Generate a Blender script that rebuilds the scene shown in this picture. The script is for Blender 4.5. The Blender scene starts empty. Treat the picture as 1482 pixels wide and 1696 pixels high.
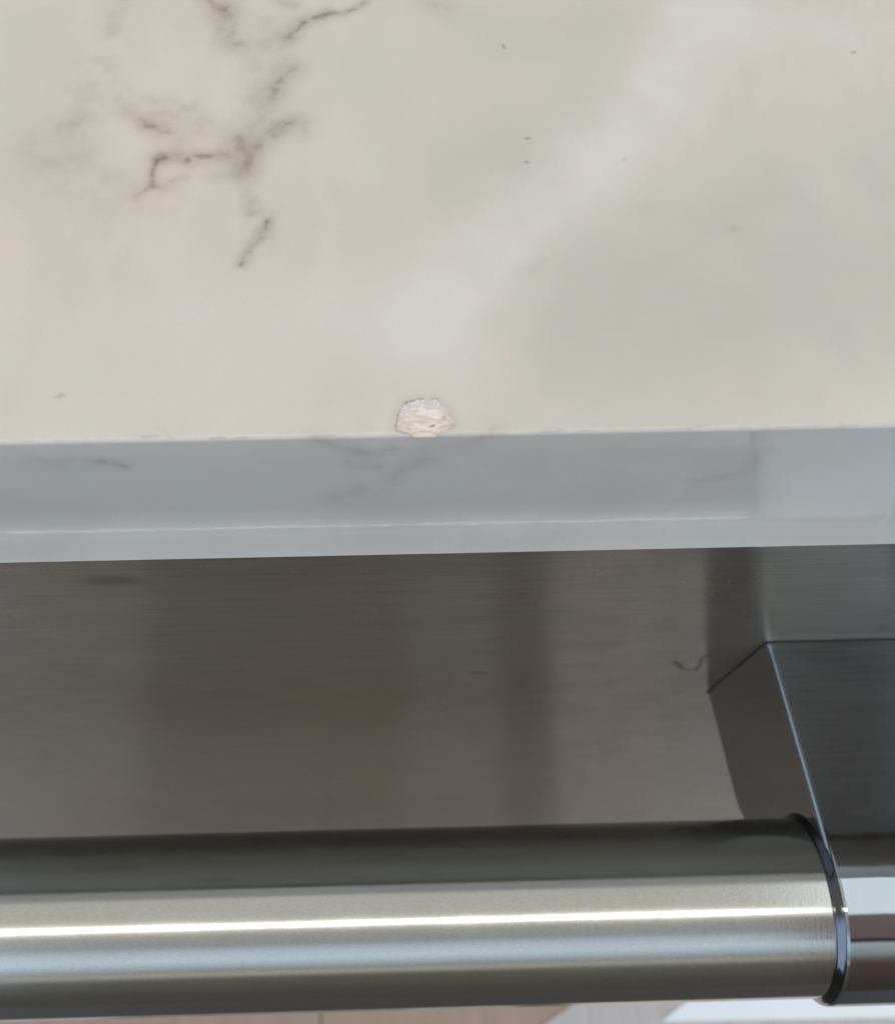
import bpy, bmesh, math, random
import numpy as np
from mathutils import Vector

random.seed(4)
U = 0.00075                     # one drawing unit in metres
sc = bpy.context.scene
col = sc.collection
R = math.radians

# ------------------------------------------------------------------ camera
A_, ROLL, YAW, FPX, D, H = R(66.83513), R(0.95633), R(2.3201), 1564.0934, 56.29523, 106.42989
fw = np.array([math.sin(YAW)*math.cos(A_), math.cos(YAW)*math.cos(A_), -math.sin(A_)])
rt = np.array([math.cos(YAW), -math.sin(YAW), 0.0])
up = np.cross(rt, fw)
rt, up = rt*math.cos(ROLL)+up*math.sin(ROLL), -rt*math.sin(ROLL)+up*math.cos(ROLL)
CAM = np.array([0.0, -D, H])
cd = bpy.data.cameras.new('camera')
cam = bpy.data.objects.new('camera', cd)
col.objects.link(cam)
from mathutils import Matrix
m3 = Matrix((rt, up, -fw)).transposed()
cam.matrix_world = Matrix.Translation(Vector(CAM*U)) @ m3.to_4x4()
cd.sensor_fit = 'VERTICAL'
cd.sensor_height = 24
cd.lens = FPX/1696*24
cd.clip_start = 0.004
cd.clip_end = 50
cd.dof.use_dof = True
cd.dof.focus_distance = 0.115
cd.dof.aperture_fstop = 22
sc.camera = cam

# ------------------------------------------------------------------ view, world, lamp
sc.view_settings.view_transform = 'Standard'
sc.view_settings.look = 'None'
sc.view_settings.exposure = 0
sc.view_settings.gamma = 1
world = bpy.data.worlds.new('World')
sc.world = world
world.use_nodes = True
wn, wl = world.node_tree.nodes, world.node_tree.links
wn.clear()
tc = wn.new('ShaderNodeTexCoord')
sp = wn.new('ShaderNodeSeparateXYZ'); wl.new(tc.outputs['Generated'], sp.inputs[0])
ng = wn.new('ShaderNodeMath'); ng.operation = 'MULTIPLY'; ng.inputs[1].default_value = -1; wl.new(sp.outputs[1], ng.inputs[0])
at2 = wn.new('ShaderNodeMath'); at2.operation = 'ARCTAN2'; wl.new(ng.outputs[0], at2.inputs[0]); wl.new(sp.outputs[2], at2.inputs[1])
mr = wn.new('ShaderNodeMapRange'); mr.inputs[1].default_value = -math.pi; mr.inputs[2].default_value = math.pi; wl.new(at2.outputs[0], mr.inputs[0])
ramp = wn.new('ShaderNodeValToRGB'); wl.new(mr.outputs[0], ramp.inputs[0])
# room light by elevation: angle from straight up, + towards the viewer's side, - over the worktop
STOPS = [(-180, (.05, .045, .04)), (-95, (.10, .09, .08)), (-88, (.62, .60, .55)), (-40, (.74, .71, .65)), (-32, (.70, .69, .645)), (-4, (.68, .67, .63)),
         (10, (.70, .69, .65)), (17, (.48, .48, .46)), (30, (.40, .44, .47)), (37, (.66, .78, .92)), (48, (.80, .95, 1.10)),
         (57, (.52, .62, .72)), (62, (.36, .37, .34)), (67, (.58, .57, .50)), (73, (.16, .155, .13)), (95, (.10, .097, .085)), (180, (.05, .045, .04))]
el = ramp.color_ramp.elements
for i, (a, c) in enumerate(STOPS):
    e = el[i] if i < 2 else el.new((a+180)/360)
for i, (a, c) in enumerate(STOPS):
    el[i].position = (a+180)/360
    el[i].color = (*c, 1)
# added cool glow at both sides, outside the bar's reflection, lifting the worktop front
ax = wn.new('ShaderNodeMath'); ax.operation = 'ABSOLUTE'; wl.new(sp.outputs[0], ax.inputs[0])
sx = wn.new('ShaderNodeMapRange'); sx.interpolation_type = 'SMOOTHSTEP'; sx.inputs[1].default_value = .43; sx.inputs[2].default_value = .54; wl.new(ax.outputs[0], sx.inputs[0])
sy = wn.new('ShaderNodeMapRange'); sy.interpolation_type = 'SMOOTHSTEP'; sy.inputs[1].default_value = .15; sy.inputs[2].default_value = .35; wl.new(ng.outputs[0], sy.inputs[0])
sz = wn.new('ShaderNodeMapRange'); sz.interpolation_type = 'SMOOTHSTEP'; sz.inputs[1].default_value = -.02; sz.inputs[2].default_value = .02; wl.new(sp.outputs[2], sz.inputs[0])
m1 = wn.new('ShaderNodeMath'); m1.operation = 'MULTIPLY'; wl.new(sx.outputs[0], m1.inputs[0]); wl.new(sy.outputs[0], m1.inputs[1])
m2 = wn.new('ShaderNodeMath'); m2.operation = 'MULTIPLY'; wl.new(m1.outputs[0], m2.inputs[0]); wl.new(sz.outputs[0], m2.inputs[1])
mx = wn.new('ShaderNodeMix'); mx.data_type = 'RGBA'; wl.new(m2.outputs[0], mx.inputs[0]); wl.new(ramp.outputs[0], mx.inputs[6]); mx.inputs[7].default_value = (1.65, 2.2, 3.0, 1)
# the right-hand end of the room: pale wall above, brown joinery instead of windows
ramp2 = wn.new('ShaderNodeValToRGB'); wl.new(mr.outputs[0], ramp2.inputs[0])
STOPS2 = [(-180, (.05, .045, .04)), (-95, (.10, .09, .08)), (-88, (.62, .62, .60)), (-36, (.80, .86, .88)), (-28, (1.25, 1.36, 1.42)), (11, (1.27, 1.36, 1.38)),
          (14, (.27, .20, .19)), (38, (.24, .17, .165)), (42, (.02, .02, .03)), (46, (.62, .68, .70)), (57, (.44, .48, .49)), (64, (.23, .20, .18)), (70, (.14, .09, .08)),
          (100, (.08, .06, .05)), (180, (.05, .045, .04))]
el2 = ramp2.color_ramp.elements
for i in range(len(STOPS2)-2): el2.new(.5)
for i, (a, c) in enumerate(STOPS2): el2[i].position = (a+180)/360
for i, (a, c) in enumerate(STOPS2): el2[i].color = (*c, 1)
rx = wn.new('ShaderNodeMapRange'); rx.interpolation_type = 'SMOOTHSTEP'; rx.inputs[1].default_value = .325; rx.inputs[2].default_value = .35; wl.new(sp.outputs[0], rx.inputs[0])
mx0 = wn.new('ShaderNodeMix'); mx0.data_type = 'RGBA'; wl.new(rx.outputs[0], mx0.inputs[0]); wl.new(ramp.outputs[0], mx0.inputs[6]); wl.new(ramp2.outputs[0], mx0.inputs[7])
wl.new(mx0.outputs[2], mx.inputs[6])
bg = wn.new('ShaderNodeBackground'); wl.new(mx.outputs[2], bg.inputs[0]); bg.inputs[1].default_value = 1.0
wo = wn.new('ShaderNodeOutputWorld'); wl.new(bg.outputs[0], wo.inputs[0])

ld = bpy.data.lights.new('ceiling_lamp', 'AREA')
ld.shape = 'RECTANGLE'; ld.size = 1.3; ld.size_y = 0.042
ld.energy = 2.2; ld.color = (1.0, .95, .84)
lamp = bpy.data.objects.new('ceiling_lamp', ld); col.objects.link(lamp)
lamp.location = (-0.235, -0.165, 0.95)

# ------------------------------------------------------------------ helpers
def px_on(px, py, n, d):
    """point of the plane n.p = d (drawing units) that lies under a pixel of the photograph"""
    v = fw*FPX + rt*(px-741.0) + up*(848.0-py)
    n = np.array(n, float)
    return CAM + v*((d-CAM@n)/(v@n))

def tag(o, label=None, cat=None, group=None, kind=None):
    if label: o['label'] = label
    if cat: o['category'] = cat
    if group: o['group'] = group
    if kind: o['kind'] = kind
    return o

def empty(name, loc=(0, 0, 0)):
    o = bpy.data.objects.new(name, None); col.objects.link(o)
    o.location = Vector(loc)*U; o.empty_display_size = .02
    return o

def obj(name, verts, faces, mats, parent=None, smooth=False, fmat=None):
    me = bpy.data.meshes.new(name)
    off = Vector(parent.location) if parent else Vector((0, 0, 0))
    me.from_pydata([(Vector(v)*U - off)[:] for v in verts], [], faces)
    for m in (mats if isinstance(mats, (list, tuple)) else [mats]): me.materials.append(m)
    if smooth: me.polygons.foreach_set('use_smooth', [True]*len(me.polygons))
    if fmat is not None: me.polygons.foreach_set('material_index', fmat)
    me.update()
    o = bpy.data.objects.new(name, me); col.objects.link(o)
    if parent: o.parent = parent
    return o

def box(name, lo, hi, m, parent=None, bevel=0.0):
    (a, b, c), (d, e, f) = lo, hi
    V = [(a, b, c), (d, b, c), (d, e, c), (a, e, c), (a, b, f), (d, b, f), (d, e, f), (a, e, f)]
    F = [(0, 3, 2, 1), (4, 5, 6, 7), (0, 1, 5, 4), (1, 2, 6, 5), (2, 3, 7, 6), (3, 0, 4, 7)]
    o = obj(name, V, F, m, parent)
    if bevel:
        md = o.modifiers.new('b', 'BEVEL'); md.width = bevel*U; md.segments = 3; md.limit_method = 'ANGLE'
        o.data.polygons.foreach_set('use_smooth', [True]*6)
        md.harden_normals = False
    return o

class Mat:
    def __init__(s, name):
        s.m = bpy.data.materials.new(name); s.m.use_nodes = True
        s.n, s.l = s.m.node_tree.nodes, s.m.node_tree.links
        s.b = s.n['Principled BSDF']
        s.tc = s.n.new('ShaderNodeTexCoord')
    def set(s, **k):
        for a, v in k.items():
            s.b.inputs[a.replace('_', ' ')].default_value = v
        return s
    def coord(s, scale=(1, 1, 1), rot=(0, 0, 0)):
        mp = s.n.new('ShaderNodeMapping'); mp.inputs['Scale'].default_value = scale; mp.inputs['Rotation'].default_value = rot
        s.l.new(s.tc.outputs['Object'], mp.inputs[0]); return mp.outputs[0]
    def noise(s, vec, scale, detail=4, rough=.55, dist=0):
        t = s.n.new('ShaderNodeTexNoise'); s.l.new(vec, t.inputs['Vector'])
        t.inputs['Scale'].default_value = scale; t.inputs['Detail'].default_value = detail
        t.inputs['Roughness'].default_value = rough; t.inputs['Distortion'].default_value = dist
        return t.outputs[0]
    def rng(s, v, a, b, c=0, d=1):
        t = s.n.new('ShaderNodeMapRange'); t.interpolation_type = 'SMOOTHSTEP'
        s.l.new(v, t.inputs[0])
        for i, x in enumerate((a, b, c, d)): t.inputs[i+1].default_value = x
        return t.outputs[0]
    def math(s, op, a, b):
        t = s.n.new('ShaderNodeMath'); t.operation = op
        for i, x in enumerate((a, b)):
            if isinstance(x, (int, float)): t.inputs[i].default_value = x
            else: s.l.new(x, t.inputs[i])
        return t.outputs[0]
    def mix(s, f, a, b, mode='MIX'):
        t = s.n.new('ShaderNodeMix'); t.data_type = 'RGBA'; t.blend_type = mode
        for i, x in ((0, f), (6, a), (7, b)):
            if isinstance(x, (int, float)): t.inputs[i].default_value = x
            elif isinstance(x, tuple): t.inputs[i].default_value = (*x, 1)
            else: s.l.new(x, t.inputs[i])
        return t.outputs[2]
    def attr(s, name):
        t = s.n.new('ShaderNodeAttribute'); t.attribute_name = name; return t.outputs['Fac']
    def bump(s, h, strength, dist):
        t = s.n.new('ShaderNodeBump'); t.inputs['Strength'].default_value = strength; t.inputs['Distance'].default_value = dist
        s.l.new(h, t.inputs['Height']); s.l.new(t.outputs[0], s.b.inputs['Normal']); return t
    def to(s, name, v): s.l.new(v, s.b.inputs[name]); return s

# ------------------------------------------------------------------ materials
# marble look of the worktop
M = Mat('marble_laminate')
c0 = M.coord()
n1 = M.noise(c0, 38, 5, .6, .5)
n2 = M.noise(M.coord(rot=(0, 0, .8), scale=(1.6, .8, 1)), 60, 6, .62, .9)
n3 = M.noise(c0, 260, 4, .6)
base = M.mix(M.rng(n1, .35, .65), (.59, .512, .418), (.625, .555, .46))
base = M.mix(M.math('MULTIPLY', M.rng(n2, .42, .64), .6), base, (.675, .555, .475))
base = M.mix(M.attr('grey_cloud'), base, (.505, .46, .385))
base = M.mix(M.attr('pale_cloud'), base, (.66, .58, .51))
base = M.mix(M.math('MULTIPLY', M.rng(n3, .3, .7), .10), base, (.54, .53, .49))
base = M.mix(M.attr('stain'), base, (.36, .295, .25))
n5 = M.noise(c0, 3200, 2, .6)
base = M.mix(M.math('MULTIPLY', M.rng(n5, .35, .7), .09), base, (.40, .37, .32))
vein_f = M.math('MULTIPLY', M.attr('vein'), M.rng(M.noise(c0, 900, 3, .7), .25, .6, .75, 1))
base = M.mix(vein_f, base, (.235, .165, .11))
base = M.mix(M.attr('dirt'), base, (.10, .09, .075))
M.to('Base Color', base)
M.set(Specular_IOR_Level=.36)
M.to('Roughness', M.rng(M.noise(c0, 700, 3, .6), .3, .7, .04, .07))
M.bump(M.noise(c0, 420, 3, .6), .03, .0004)
MARBLE = M.m

M = Mat('exposed_core')
c0 = M.coord()
lay = M.noise(M.coord(scale=(1, 4.5, 4.5)), 900, 4, .6, .4)
b = M.mix(M.rng(lay, .36, .64), (.68, .56, .465), (.90, .80, .70))
b = M.mix(M.attr('dirt'), b, (.06, .05, .045))
M.to('Base Color', b); M.set(Roughness=.75)
M.bump(lay, .5, .0004)
CORE = M.m

def aniso(M, axis, an, rot):
    t = M.n.new('ShaderNodeTangent'); t.direction_type = 'RADIAL'; t.axis = axis
    M.l.new(t.outputs[0], M.b.inputs['Tangent'])
    M.b.inputs['Anisotropic'].default_value = an
    M.b.inputs['Anisotropic Rotation'].default_value = rot

# brushed steel of the door, grain running level
M = Mat('brushed_steel_panel')
g = M.noise(M.coord(scale=(1, 45, 45)), 55, 3, .65)
sm = M.noise(M.coord(scale=(1, 1, .35)), 30, 4, .55, .3)
b = M.mix(M.rng(g, .3, .7), (.265, .25, .218), (.36, .34, .305))
b = M.mix(M.math('MULTIPLY', M.rng(sm, .45, .75), .35), b, (.25, .225, .19))
b = M.mix(M.attr('dirt'), b, (.05, .045, .035))
M.to('Base Color', b); M.set(Metallic=1.0)
M.to('Roughness', M.rng(M.noise(M.coord(), 110, 5, .65, .4), .3, .7, .27, .32))
aniso(M, 'Z', .96, 0.25)
STEEL = M.m

# satin bar
M = Mat('satin_steel')
g = M.noise(M.coord(scale=(1, 9, 9)), 1500, 3, .65)
g2 = M.noise(M.coord(scale=(9, 1, 1)), 420, 3, .6)
g3 = M.noise(M.coord(), 45, 5, .65, .5)
M.to('Base Color', M.mix(M.rng(g, .3, .7), (.51, .51, .48), (.60, .60, .575)))
M.set(Metallic=1.0)
M.to('Roughness', M.math('ADD', M.rng(g, .3, .7, -.012, .012), M.rng(g3, .3, .7, .125, .165)))
M.bump(g2, .035, .0002)
SATIN = M.m

M = Mat('chrome')
M.set(Metallic=1.0, Roughness=.05)
M.to('Base Color', M.mix(M.rng(M.noise(M.coord(), 90, 3, .6), .35, .65), (.42, .46, .48), (.45, .485, .505)))
M.bump(M.noise(M.coord(), 160, 2, .5), .04, .0006)
CHROME = M.m

M = Mat('dark_chrome'); M.set(Metallic=1.0, Roughness=.12); M.to('Base Color', M.mix(M.noise(M.coord(), 400), (.07, .07, .08), (.13, .13, .14))); DCHROME = M.m
M = Mat('crease_black'); M.set(Roughness=.6); M.set(Base_Color=(.02, .02, .02, 1)); BLACK = M.m
M = Mat('dark_cavity'); M.set(Roughness=.8); M.to('Base Color', M.mix(M.noise(M.coord(), 30), (.05, .048, .045), (.08, .075, .07))); DARK = M.m
M = Mat('white_floor_patch'); M.set(Roughness=.8)
M.to('Base Color', M.mix(M.noise(M.coord(), 300), (.95, .94, .91), (.97, .96, .93))); PATCHW = M.m

def plank_mat(name, c):
    M = Mat(name)
    w = M.noise(M.coord(scale=(9, .6, 1)), 12, 5, .6, .5)
    M.to('Base Color', M.mix(w, tuple(x*.75 for x in c), tuple(x*1.2 for x in c)))
    M.set(Roughness=.45); return M.m

# ------------------------------------------------------------------ numpy noise
def vnoise(x, y, seed=0):
    xi, yi = np.floor(x).astype(np.int64), np.floor(y).astype(np.int64)
    fx, fy = x-xi, y-yi
    fx, fy = fx*fx*(3-2*fx), fy*fy*(3-2*fy)
    def h(a, b):
        n = (a*374761393 + b*668265263 + seed*974634777) & 0x7fffffff
        n = ((n ^ (n >> 13))*1274126177) & 0x7fffffff
        return ((n ^ (n >> 16)) & 0xffff)/65535.0
    return (h(xi, yi)*(1-fx)+h(xi+1, yi)*fx)*(1-fy)+(h(xi, yi+1)*(1-fx)+h(xi+1, yi+1)*fx)*fy
def fbm(x, y, o=4, seed=0):
    v = 0; a = .5; t = 0
    for i in range(o):
        v = v+a*vnoise(x*2**i+17*i, y*2**i-9*i, seed+i); t += a; a *= .55
    return v/t
def sstep(a, b, x):
    t = np.clip((x-a)/(b-a), 0, 1); return t*t*(3-2*t)

# ------------------------------------------------------------------ floor
ROWS = [(-680, -285, [(-2400, (.50, .43, .36)), (-700, (.60, .50, .42)), (-425, (.34, .265, .20)), (-230, (.37, .275, .205)), (-50, (.48, .40, .33)),  # unseen far row, its tones set for the bands reflected in the door
                      (98, (.22, .16, .11)), (168, (.84, .68, .57)), (330, (.74, .65, .57)), (520, (.55, .5, .44)), (2400, None)]),
        (-284, 1200, [(-2400, (.40, .27, .19)), (-900, (.42, .28, .20)), (-149, (.44, .29, .205)), (560, (.42, .28, .2)), (2400, None)])]
root = tag(empty('floor', (0, -600, -1200)), kind='structure')
nb = 0
for ya, yb_, PL in ROWS:
    for i in range(len(PL)-1):
        x0, c = PL[i]; x1 = PL[i+1][0]; nb += 1
        box('floor_board', (x0+.8, ya, -1212), (x1-.8, yb_, -1200), plank_mat('board_%d' % nb, c), root, bevel=1.2)
box('unseen_dark_sheet', (-2400, -2600, -1230), (2400, 1200, -1214), plank_mat('reflected_dark', (.07, .055, .045)), root)  # added unseen dark sheet that darkens the floor mirrored in the bar
# pale flat patch lying on the floor under the bracket
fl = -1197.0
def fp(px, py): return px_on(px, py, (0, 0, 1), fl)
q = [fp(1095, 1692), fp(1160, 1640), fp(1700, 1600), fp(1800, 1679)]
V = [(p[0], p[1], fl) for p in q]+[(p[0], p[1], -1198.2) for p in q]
mo = obj('floor_patch', V, [(0, 3, 2, 1), (4, 5, 6, 7), (0, 1, 5, 4), (1, 2, 6, 5), (2, 3, 7, 6), (3, 0, 4, 7)], PATCHW)
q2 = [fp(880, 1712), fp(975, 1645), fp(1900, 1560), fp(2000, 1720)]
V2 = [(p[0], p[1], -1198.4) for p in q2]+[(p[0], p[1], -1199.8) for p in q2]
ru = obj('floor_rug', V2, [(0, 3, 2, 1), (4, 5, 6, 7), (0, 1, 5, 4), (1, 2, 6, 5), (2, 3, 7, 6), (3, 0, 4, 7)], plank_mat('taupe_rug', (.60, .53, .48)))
tag(ru, 'taupe rug on the brown floor, under the white patch', 'rug')
tag(mo, 'flat white patch on the floor, seen below the bar and bracket', 'mat')

# ------------------------------------------------------------------ appliance: door panel behind, carcass
X0, YD, ZJ, HP = 79.16141, 2.0, -112.72931, 55.03371
SB, SB2 = 0.29698, 0.37108
BY, BZ, BR = -56.0945, -114.5832, 18.0
app = tag(empty('oven', (0, 300, -1200)), 'stainless steel oven front with a bar handle under the worktop edge', 'oven')
# door: gridded so that marks can be laid on it
xs = np.concatenate([np.linspace(-620, -80, 14), np.arange(-79, 92, 1.0), np.linspace(95, 420, 10)])
zs = np.concatenate([np.arange(-41, -170, -1.0), np.linspace(-172, -1080, 30)])
# finer strip round the small nick beside the bracket
xs = np.unique(np.concatenate([xs, np.arange(58, 76, .25)])); zs = np.unique(np.concatenate([zs, np.arange(-142, -120, .25)]))[::-1]
def polydist(X, Y, pts):
    best = np.full(X.shape, 1e9)
    for (a, b), (c, d) in zip(pts[:-1], pts[1:]):
        L = (c-a)**2+(d-b)**2+1e-12
        t = np.clip(((X-a)*(c-a)+(Y-b)*(d-b))/L, 0, 1)
        best = np.minimum(best, np.hypot(X-a-t*(c-a), Y-b-t*(d-b)))
    return best
XX, ZZ = np.meshgrid(xs, zs)
dirt = np.zeros_like(XX)
def door_mark(pts, w, s):
    global dirt
    P = [(lambda p: (p[0], p[2]))(px_on(x, y, (0, 1, 0), YD)) for x, y in pts]
    d = polydist(XX+.3*(fbm(XX, ZZ, 3)-.5), ZZ+.3*(fbm(XX, ZZ, 3, 5)-.5), P)
    dirt = np.maximum(dirt, s*np.exp(-(d/w)**2))
door_mark([(1118, 1096), (1130, 1108), (1150, 1110), (1157, 1104)], .8, 1.0)
door_mark([(1157, 1104), (1160, 1092), (1170, 1085)], .55, .8)
door_mark([(1124, 1099), (1124, 1101)], .8, .3)
door_mark([(784, 1114), (800, 1114)], 1.4, .5)
door_mark([(165, 962), (200, 960)], 2.8, .45)
nx, nz = len(xs), len(zs)
V = [(x, YD, z) for z in zs for x in xs]
F = [(j*nx+i, (j+1)*nx+i, (j+1)*nx+i+1, j*nx+i+1) for j in range(nz-1) for i in range(nx-1)]
# returns of the panel into the carcass, so it is a real sheet with depth
k = len(V)
per = [(xs[0], zs[0]), (xs[-1], zs[0]), (xs[-1], zs[-1]), (xs[0], zs[-1])]
V += [(x, YD, z) for x, z in per]+[(x, YD+30, z) for x, z in per]
F += [(k, k+1, k+5, k+4), (k+1, k+2, k+6, k+5), (k+2, k+3, k+7, k+6), (k+3, k, k+4, k+7)]
door = obj('door', V, F, STEEL, app)
at = door.data.attributes.new('dirt', 'FLOAT', 'POINT')
at.data.foreach_set('value', np.concatenate([dirt.ravel(), np.zeros(8)]).astype(np.float32))
box('carcass', (-620, YD+31, -1120), (420, 640, -42), DARK, app)

# handle: bar, posts
handle = tag(empty('handle', (0, BY, BZ)), 'brushed steel bar handle with a chrome bracket')
handle.parent = app; handle.location = Vector((0, BY, BZ))*U - Vector(app.location)
HW = Vector((0, BY, BZ))*U
def hobj(name, verts, faces, m, smooth=False, fmat=None):
    o = obj(name, verts, faces, m, None, smooth, fmat)
    for v in o.data.vertices: v.co -= HW
    o.parent = handle
    return o
N = 160
def lathe(name, prof, m):
    V, F = [], []
    for x, r in prof:
        V += [(x, BY+r*math.cos(2*math.pi*i/N), BZ+r*math.sin(2*math.pi*i/N)) for i in range(N)]
    for j in range(len(prof)-1):
        F += [(j*N+i, j*N+(i+1) % N, (j+1)*N+(i+1) % N, (j+1)*N+i) for i in range(N)]
    return hobj(name, V, F, m, True)
XL = -560.0
lathe('bar', [(x, BR) for x in np.linspace(XL-3, X0-1.2, 40)], SATIN)
NR = 19.8
def post(x0, x1):
    # outline in the y-z plane
    C = (BY+.1, BZ-1.05)
    pts = []
    zt = lambda y: ZJ+(YD-y)*math.tan(SB)
    # top: from the door out to the nose circle
    y = YD
    while (y-C[0])**2+(zt(y)-C[1])**2 > NR**2 and y > -60: y -= .05
    a0 = math.atan2(zt(y)-C[1], y-C[0])
    pts.append((YD+8, zt(YD)-.0)); 
    for t in np.linspace(0, 1, 14): pts.append((YD+(y-YD)*t, zt(YD+(y-YD)*t)))
    a1 = math.radians(180+95)
    for t in np.linspace(0, 1, 70)[1:]:
        a = a0+(a1-a0)*t
        pts.append((C[0]+NR*math.cos(a), C[1]+NR*math.sin(a)))
    zb = lambda y: ZJ-HP+(YD-y)*math.tan(SB2)
    p0 = pts[-1]; p3 = (-28.0, zb(-28.0))
    p1 = (p0[0]+9, p0[1]+.4); p2 = (-38.0, zb(-38.0))
    for t in np.linspace(0, 1, 24)[1:]:
        s = 1-t
        pts.append(tuple(s**3*p0[i]+3*s*s*t*p1[i]+3*s*t*t*p2[i]+t**3*p3[i] for i in (0, 1)))
    for t in np.linspace(0, 1, 8)[1:]: pts.append((-28+(YD+28)*t, zb(-28+(YD+28)*t)))
    pts.append((YD+8, zb(YD)))
    n = len(pts)
    P = np.array(pts)
    # inward offset normals for a rounded arris
    nx_ = np.roll(P, -1, 0)-np.roll(P, 1, 0); nrm = np.stack([nx_[:, 1], -nx_[:, 0]], 1); nrm /= np.linalg.norm(nrm, axis=1)[:, None]
    cen = P.mean(0)
    if ((P-cen)*nrm).sum() < 0: nrm = -nrm
    rb = 1.15
    arc = lambda side, ts: [(side(rb*(1-math.sin(t*math.pi/2))), P-nrm*rb*(1-math.cos(t*math.pi/2))) for t in ts]
    L_, R_ = (lambda d: x0+d), (lambda d: x1-d)
    inner = P-nrm*(rb+.06)
    rings = [(x0, inner)]+arc(L_, np.linspace(1, 0, 7))+[(x0+rb+.06, P), (x1-rb-.06, P)]+arc(R_, np.linspace(0, 1, 7))+[(x1, inner)]
    V = []
    for x, Q in rings: V += [(x, q[0], q[1]) for q in Q]
    F = []
    for j in range(len(rings)-1):
        F += [(j*n+i, (j+1)*n+i, (j+1)*n+(i+1) % n, j*n+(i+1) % n) for i in range(n)]
    F.append(tuple(range(n))[::-1]); F.append(tuple((len(rings)-1)*n+i for i in range(n)))
    # thin black strip added as the shadow crease between bracket and door
    GV = [(x0-.12, a, b) for a, b in [(YD+.2, zt(YD)+.12), (YD-.4, zt(YD)+.25), (YD-.4, zb(YD)-.1), (YD+.2, zb(YD)-.2)]]
    GV += [(x1+.12, a, b) for _, a, b in GV]
    o = hobj('bracket', V, F, CHROME, True)
    gk = hobj('crease_strip', GV, [(0, 1, 2, 3), (7, 6, 5, 4), (0, 4, 5, 1), (1, 5, 6, 2), (2, 6, 7, 3), (3, 7, 4, 0)], BLACK)
    bm = bmesh.new(); bm.from_mesh(o.data); bmesh.ops.recalc_face_normals(bm, faces=bm.faces)
    for e in bm.edges:
        if len(e.link_faces) == 2 and e.calc_face_angle() > R(35): e.smooth = False
    bm.to_mesh(o.data); bm.free()
    return o
post(X0, X0+34)
post(XL-34, XL)
for xa, s in ((X0, 1), (XL, -1)):
    lathe('end_ring', [(xa-s*1.5, BR-.4), (xa-s*1.45, BR+.08), (xa-s*1.2, BR+.12), (xa-s*.8, BR+.35), (xa-s*.3, BR+.9), (xa+s*.3, BR+1.2)], DCHROME)

# ------------------------------------------------------------------ worktop
RT = .85
def profile(s):
    """s = distance along the surface: > 0 back over the top, < 0 down the front; returns y, z, and the outward normal"""
    s = np.asarray(s, float)
    y = np.where(s >= 0, s, 0.0); z = np.where(s >= 0, 0.0, s)
    # rounded arris of radius RT between s=-RT and s=RT
    t = np.clip((s+RT)/(2*RT), 0, 1)*math.pi/2
    z = np.where((s >= 0) & (s < 5.5), -.011*(5.5-s)**2, z)
    m = np.abs(s) < RT
    y = np.where(m, RT-RT*np.cos(t), y); z = np.where(m, -RT+(RT-.011*(5.5-RT)**2)*np.sin(t), z)
    # the front leans outwards a little towards its foot
    k = np.clip(-s-22, 0, 30)
    y = y-np.where(k < 11, .0092*k**2, .0092*121+.2*(k-11))
    return y, z
xs = np.concatenate([[-900, -700, -500, -350, -240, -160, -120, -100], np.arange(-90, -9, .32), np.arange(-9, 7, .08), np.arange(7, 98, .32), [100, 120, 160, 240, 350, 500, 700, 900]])
ss = np.concatenate([np.arange(-37.6, -5, .32), np.arange(-5, -2.4, .16), np.arange(-2.4, 7, .08), np.arange(7, 90, .32), [92, 100, 120, 160, 240, 360, 520, 700, 830]])
XX, SS = np.meshgrid(xs, ss)
YY, ZZ = profile(SS)
def xs_of(px, py):
    p = px_on(px, py, (0, 0, 1), 0)
    if p[1] >= 0: return (p[0], p[1])
    p = px_on(px, py, (0, 1, 0), 0); return (p[0], p[2])
vein = np.zeros_like(XX); stain = np.zeros_like(XX)
# wandering of the veins
wx = XX+1.5*(fbm(XX*.35, SS*.35, 4, 3)-.5)+.5*(fbm(XX*1.5, SS*1.5, 3, 8)-.5)
wy = SS+1.5*(fbm(XX*.35, SS*.35, 4, 23)-.5)+.5*(fbm(XX*1.5, SS*1.5, 3, 28)-.5)
brk = .45+.75*sstep(.3, .65, fbm(XX*.9, SS*.9, 4, 40))
def V_(pts, w, s, soft=False, warp=1):
    """vein through photograph pixels, w = half width in units, s = strength"""
    global vein, stain
    P = [xs_of(x, y) for x, y in pts]
    X = XX+(wx-XX)*warp; S = SS+(wy-SS)*warp
    if soft:
        d = polydist(X, S, P); v = s*np.exp(-(d/w)**2)*(.4+1.1*sstep(.25, .75, fbm(XX*.5, SS*.5, 4, 51)))
    else:
        d = polydist(X, S, P)
        core = np.exp(-(d/(w*1.5))**2)*.78; halo = .46*np.exp(-(d/(w*3.0))**2)
        v = s*np.maximum(core*brk, halo)
    if soft: stain = stain+1.35*v*(1-np.clip(stain, 0, 1))
    else: vein = vein+v*(1-np.clip(vein, 0, 1))
V_([(340, -12), (352, 4), (366, 12), (376, 16)], .75, .8)
V_([(376, 14), (384, 30), (388, 50), (380, 62), (392, 78)], .9, .38)
V_([(360, 20), (375, 60)], 2.0, .30, True)
V_([(606, 0), (596, 8), (572, 20), (545, 23)], .32, .85)
V_([(545, 23), (525, 30), (500, 42), (488, 50), (478, 62)], .5, .9)
V_([(478, 62), (455, 66), (420, 71), (392, 75)], .5, .28)
V_([(478, 62), (466, 85), (470, 112)], .8, .2)
V_([(487, 116), (472, 124), (463, 138), (452, 150), (446, 162)], .75, .66)
V_([(452, 150), (430, 180), (415, 215), (405, 240)], 1.8, .28, True)
V_([(482, 198), (470, 203), (462, 212)], .55, .75)
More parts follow.
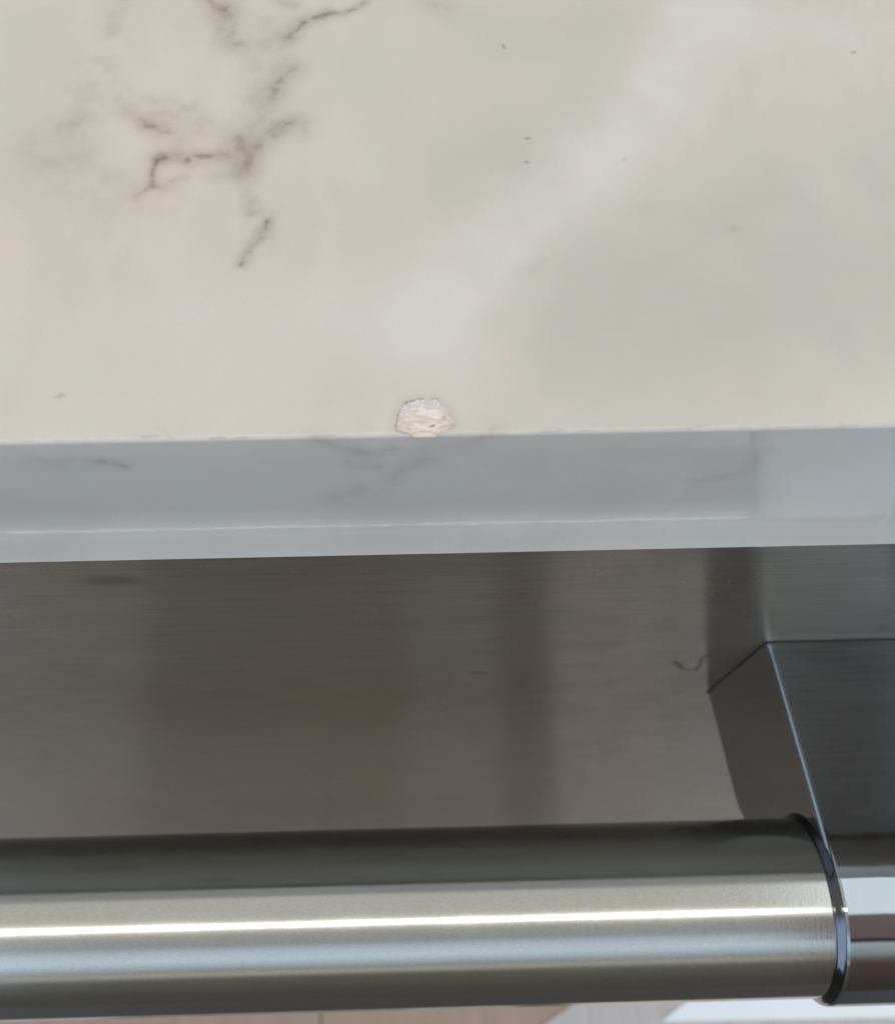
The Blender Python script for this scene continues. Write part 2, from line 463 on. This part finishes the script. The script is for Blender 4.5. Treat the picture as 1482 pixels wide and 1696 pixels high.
V_([(462, 212), (445, 228), (430, 240), (420, 255), (408, 278)], .75, .6)
V_([(392, 228), (398, 250), (406, 272)], .9, .58)
V_([(405, 262), (385, 262)], .6, .3)
V_([(368, 258), (345, 260), (325, 262), (310, 265), (290, 259), (262, 264)], .5, .98)
V_([(262, 264), (256, 280), (252, 295), (253, 307)], .36, .95)
V_([(272, 311), (253, 307), (240, 314), (225, 325)], .35, .5)
V_([(206, 184), (215, 193), (236, 203)], .45, .35)
V_([(232, 202), (250, 208), (268, 214)], .42, .75)
V_([(268, 214), (284, 228), (300, 240)], .9, .42)
V_([(215, 172), (260, 178), (305, 185), (330, 205)], 2.4, .26, True)
V_([(290, 300), (298, 298), (307, 294)], .3, .6)
V_([(352, 293), (372, 291), (392, 289)], .5, .42)
V_([(450, 350), (440, 370)], .5, .3)
V_([(440, 370), (430, 388), (420, 403), (410, 420), (402, 437)], .33, .9)
V_([(415, 335), (420, 352)], 1.3, .34, True)
V_([(446, 376), (450, 415)], .7, .14)
V_([(500, 206), (507, 226)], .55, .3)
V_([(408, 278), (412, 320)], 1.2, .22, True)
V_([(205, -10), (192, 25), (180, 52)], 1.7, .22, True)
V_([(160, 120), (140, 180), (118, 215), (90, 250)], 4.2, .15, True)
V_([(90, 250), (130, 300), (200, 330), (260, 320)], 4.6, .10, True)
V_([(105, 205), (130, 202), (136, 196)], .3, .25)
V_([(145, 255), (160, 275), (180, 290)], .9, .15)
V_([(440, 40), (430, 150), (400, 220)], 3.0, .14, True)
V_([(715, 6), (740, 14)], .7, .34)
V_([(455, 0), (490, 12)], 1.0, .26, True)
V_([(865, 455), (900, 430)], 1.5, .10, True)
V_([(1060, 350), (1085, 342)], .8, .12)
# front face
V_([(60, 762), (95, 768), (118, 760)], .9, .22)
V_([(160, 764), (185, 765), (208, 773)], .45, .5)
V_([(525, 728), (560, 740), (588, 746)], .6, .34)
V_([(590, 748), (625, 751), (655, 742)], .45, .40)
V_([(585, 765), (630, 772)], 1.6, .22, True)
V_([(560, 825), (600, 810)], 2.2, .16, True)
V_([(630, 815), (660, 785), (700, 760)], 1.6, .18, True)
V_([(700, 742), (760, 742)], .7, .24)
V_([(780, 730), (812, 718)], .9, .26)
V_([(1150, 795), (1230, 785), (1270, 745)], 1.2, .12, True)
dirt = np.zeros_like(XX)
def speck(px, py, r=.22, s=.75, a=1.7):
    x, q = xs_of(px, py); d = np.hypot((XX-x)/a, SS-q); np.maximum(dirt, s*np.exp(-(d/r)**2), out=dirt)
for p in ((873, 229), (872, 269), (1413, 87)): speck(*p)
speck(1034, 264, .2, .35); speck(102, 655, .3, .4); speck(96, 658, .25, .3); speck(1216, 379, .4, .15)
P = [xs_of(831, 74), xs_of(836, 80)]; dirt = np.maximum(dirt, .55*np.exp(-(polydist(XX, SS, P)/.2)**2))
P = [xs_of(235, 723), xs_of(260, 722)]; dirt = np.maximum(dirt, .3*np.exp(-(polydist(XX, SS, P)/.2)**2))
# fine wear along the arris
wear = np.exp(-((SS-.1)/.5)**2)*sstep(.52, .8, fbm(XX*.55, SS*2, 4, 77))*.26
dirt = np.maximum(dirt, wear)
def blob(pts, w):
    P = [xs_of(x, y) for x, y in pts]
    d = polydist(XX+9*(fbm(XX*.06, SS*.06, 4, 61)-.5), SS+9*(fbm(XX*.06, SS*.06, 4, 62)-.5), P)
    return np.exp(-(d/w)**2)
grey = .80*blob([(960, 460), (1180, 400), (1440, 330)], 19)+.5*blob([(1100, 560), (1450, 540)], 13)+.55*blob([(800, 60), (1020, 60), (880, 260)], 9)+.3*blob([(640, 120), (760, 330)], 12)+.35*blob([(60, 60), (80, 240)], 9)
grey = np.clip(grey*(.6+.8*fbm(XX*.12, SS*.12, 4, 90)), 0, 1)
pale = .9*blob([(1180, 20), (1060, 200), (860, 370), (700, 520)], 6.5)+.6*blob([(1180, 20), (1400, 60)], 6)+.5*blob([(300, 520), (620, 500), (740, 620)], 8)
pale = np.clip(pale*(.5+1.0*fbm(XX*.15, SS*.15, 4, 95)), 0, 1)
# --- the chip: outline traced in the plane of the surface
CH = [(657, 711), (657, 700), (660, 689), (664, 679), (672, 668), (681, 665), (692, 662), (706, 663), (715, 663), (721, 662), (726, 664), (731, 670), (737, 674), (741, 684), (746, 691), (753, 696), (753, 702), (741, 710), (731, 716), (723, 718), (722, 724), (683, 724), (680, 717), (669, 715)]
OUT = [xs_of(x, y) for x, y in CH]
def inside(X, Y, P):
    r = np.zeros(X.shape, bool); n = len(P)
    for i in range(n):
        (x1, y1), (x2, y2) = P[i], P[(i+1) % n]
        c = ((y1 > Y) != (y2 > Y)) & (X < (x2-x1)*(Y-y1)/((y2-y1)+1e-12)+x1); r ^= c
    return r
jx = .16*(fbm(XX*2.2, SS*2.2, 3, 70)-.5)*2; jy = .16*(fbm(XX*2.2, SS*2.2, 3, 71)-.5)*2
IN = inside(XX+jx, SS+jy, OUT)
dO = polydist(XX+jx, SS+jy, OUT+[OUT[0]])
# grime line round the chip, strongest at its back left and lower left rim
ang = np.arctan2(SS-2.2, XX+.8)
side = .35+.65*np.clip(np.cos(ang-2.3), 0, 1)+.5*np.clip(np.cos(ang+2.5), 0, 1)**3
dirt = np.maximum(dirt, np.where(~IN, .95*side*np.exp(-(dO/.22)**2)*sstep(.2, .55, fbm(XX*1.5, SS*1.5, 3, 72)), 0))
dirt = np.maximum(dirt, np.where(~IN, .13*np.exp(-(dO/.9)**2), 0))
# hollow of the chip: steep lip, then layered ledges, cutting the arris off flat
prof_in = sstep(0, .42, dO)
led = np.floor((SS+1.1*fbm(XX*.5, SS*.3, 3, 80))*2.4)/2.4
depth = prof_in*(.95+.30*fbm(XX*1.1, led*3.1, 3, 81)+.28*(vnoise(XX*.7, led*7.7, 82)-.5))
depth *= np.where(IN, 1, 0)
# normal direction of the profile
e = .05
y1, z1 = profile(SS+e); y0, z0 = profile(SS-e)
ty, tz = y1-y0, z1-z0; L = np.hypot(ty, tz); ny_, nz_ = -tz/L, ty/L
YY = YY-depth*ny_; ZZ = ZZ-depth*nz_
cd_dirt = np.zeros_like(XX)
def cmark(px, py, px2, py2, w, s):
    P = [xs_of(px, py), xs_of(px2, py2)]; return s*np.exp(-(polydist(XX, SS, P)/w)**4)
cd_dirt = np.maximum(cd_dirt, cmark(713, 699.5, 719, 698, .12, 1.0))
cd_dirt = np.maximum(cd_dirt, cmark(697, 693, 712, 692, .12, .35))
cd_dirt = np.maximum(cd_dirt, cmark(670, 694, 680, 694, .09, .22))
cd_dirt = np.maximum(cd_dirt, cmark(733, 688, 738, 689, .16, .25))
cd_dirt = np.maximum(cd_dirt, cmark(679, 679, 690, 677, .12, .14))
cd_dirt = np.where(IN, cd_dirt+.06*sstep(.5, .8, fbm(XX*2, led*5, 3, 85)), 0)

nx, ns = len(xs), len(ss)
idx = np.arange(nx*ns).reshape(ns, nx)
q = np.stack([idx[:-1, :-1], idx[:-1, 1:], idx[1:, 1:], idx[1:, :-1]], -1).reshape(-1, 4)
fin = (IN[:-1, :-1] & IN[:-1, 1:] & IN[1:, 1:] & IN[1:, :-1]).ravel()
pos = np.stack([XX, YY, ZZ], -1).reshape(-1, 3)
wt = tag(empty('worktop', (0, 300, 0)), 'grey-white marbled worktop with brown veins and a chipped front edge', 'worktop')
def sub(name, faces, mat, attrs, extraV=None, extraF=None):
    used = np.unique(faces); remap = -np.ones(len(pos), np.int64); remap[used] = np.arange(len(used))
    P = pos[used]; n0 = len(P)
    if extraV is not None: P = np.vstack([P, extraV])
    P = P*U-np.array(wt.location)
    fa = [tuple(f) for f in remap[faces].tolist()]
    if extraF: fa += [tuple(i+n0 for i in f) for f in extraF]
    me = bpy.data.meshes.new(name); me.from_pydata(P.tolist(), [], fa)
    me.materials.append(mat)
    sm = np.ones(len(fa), bool)
    if extraF: sm[-len(extraF):] = False
    me.polygons.foreach_set('use_smooth', sm)
    for k, a in attrs.items():
        at = me.attributes.new(k, 'FLOAT', 'POINT')
        v = np.zeros(len(P), np.float32); v[:n0] = a.ravel()[used]; at.data.foreach_set('value', v)
    me.update()
    o = bpy.data.objects.new(name, me); col.objects.link(o); o.parent = wt; return o
yb, zb = profile(np.array([ss[0]]))
yb, zb = float(yb[0]), float(zb[0])
e_ = 900
EV = np.array([(-e_, yb, zb), (e_, yb, zb), (e_, yb+.5, -38), (-e_, yb+.5, -38), (e_, 830, -38), (-e_, 830, -38), (-e_, 830, 0), (e_, 830, 0), (-e_, 5.5, 0), (e_, 5.5, 0), (-e_, RT, -.238), (e_, RT, -.238), (-e_, 0, -RT), (e_, 0, -RT)])
EF = [(0, 3, 2, 1), (3, 5, 4, 2), (5, 6, 7, 4), (3, 0, 12, 10, 8, 6, 5), (2, 4, 7, 9, 11, 13, 1)]
slab = sub('slab', q[~fin], MARBLE, dict(vein=np.clip(vein, 0, 1), stain=np.clip(stain, 0, 1), dirt=dirt, grey_cloud=grey, pale_cloud=pale), EV, EF)
chip = sub('chip', q[fin], CORE, dict(dirt=cd_dirt))
chip['label'] = 'pale rough chip showing the white core'
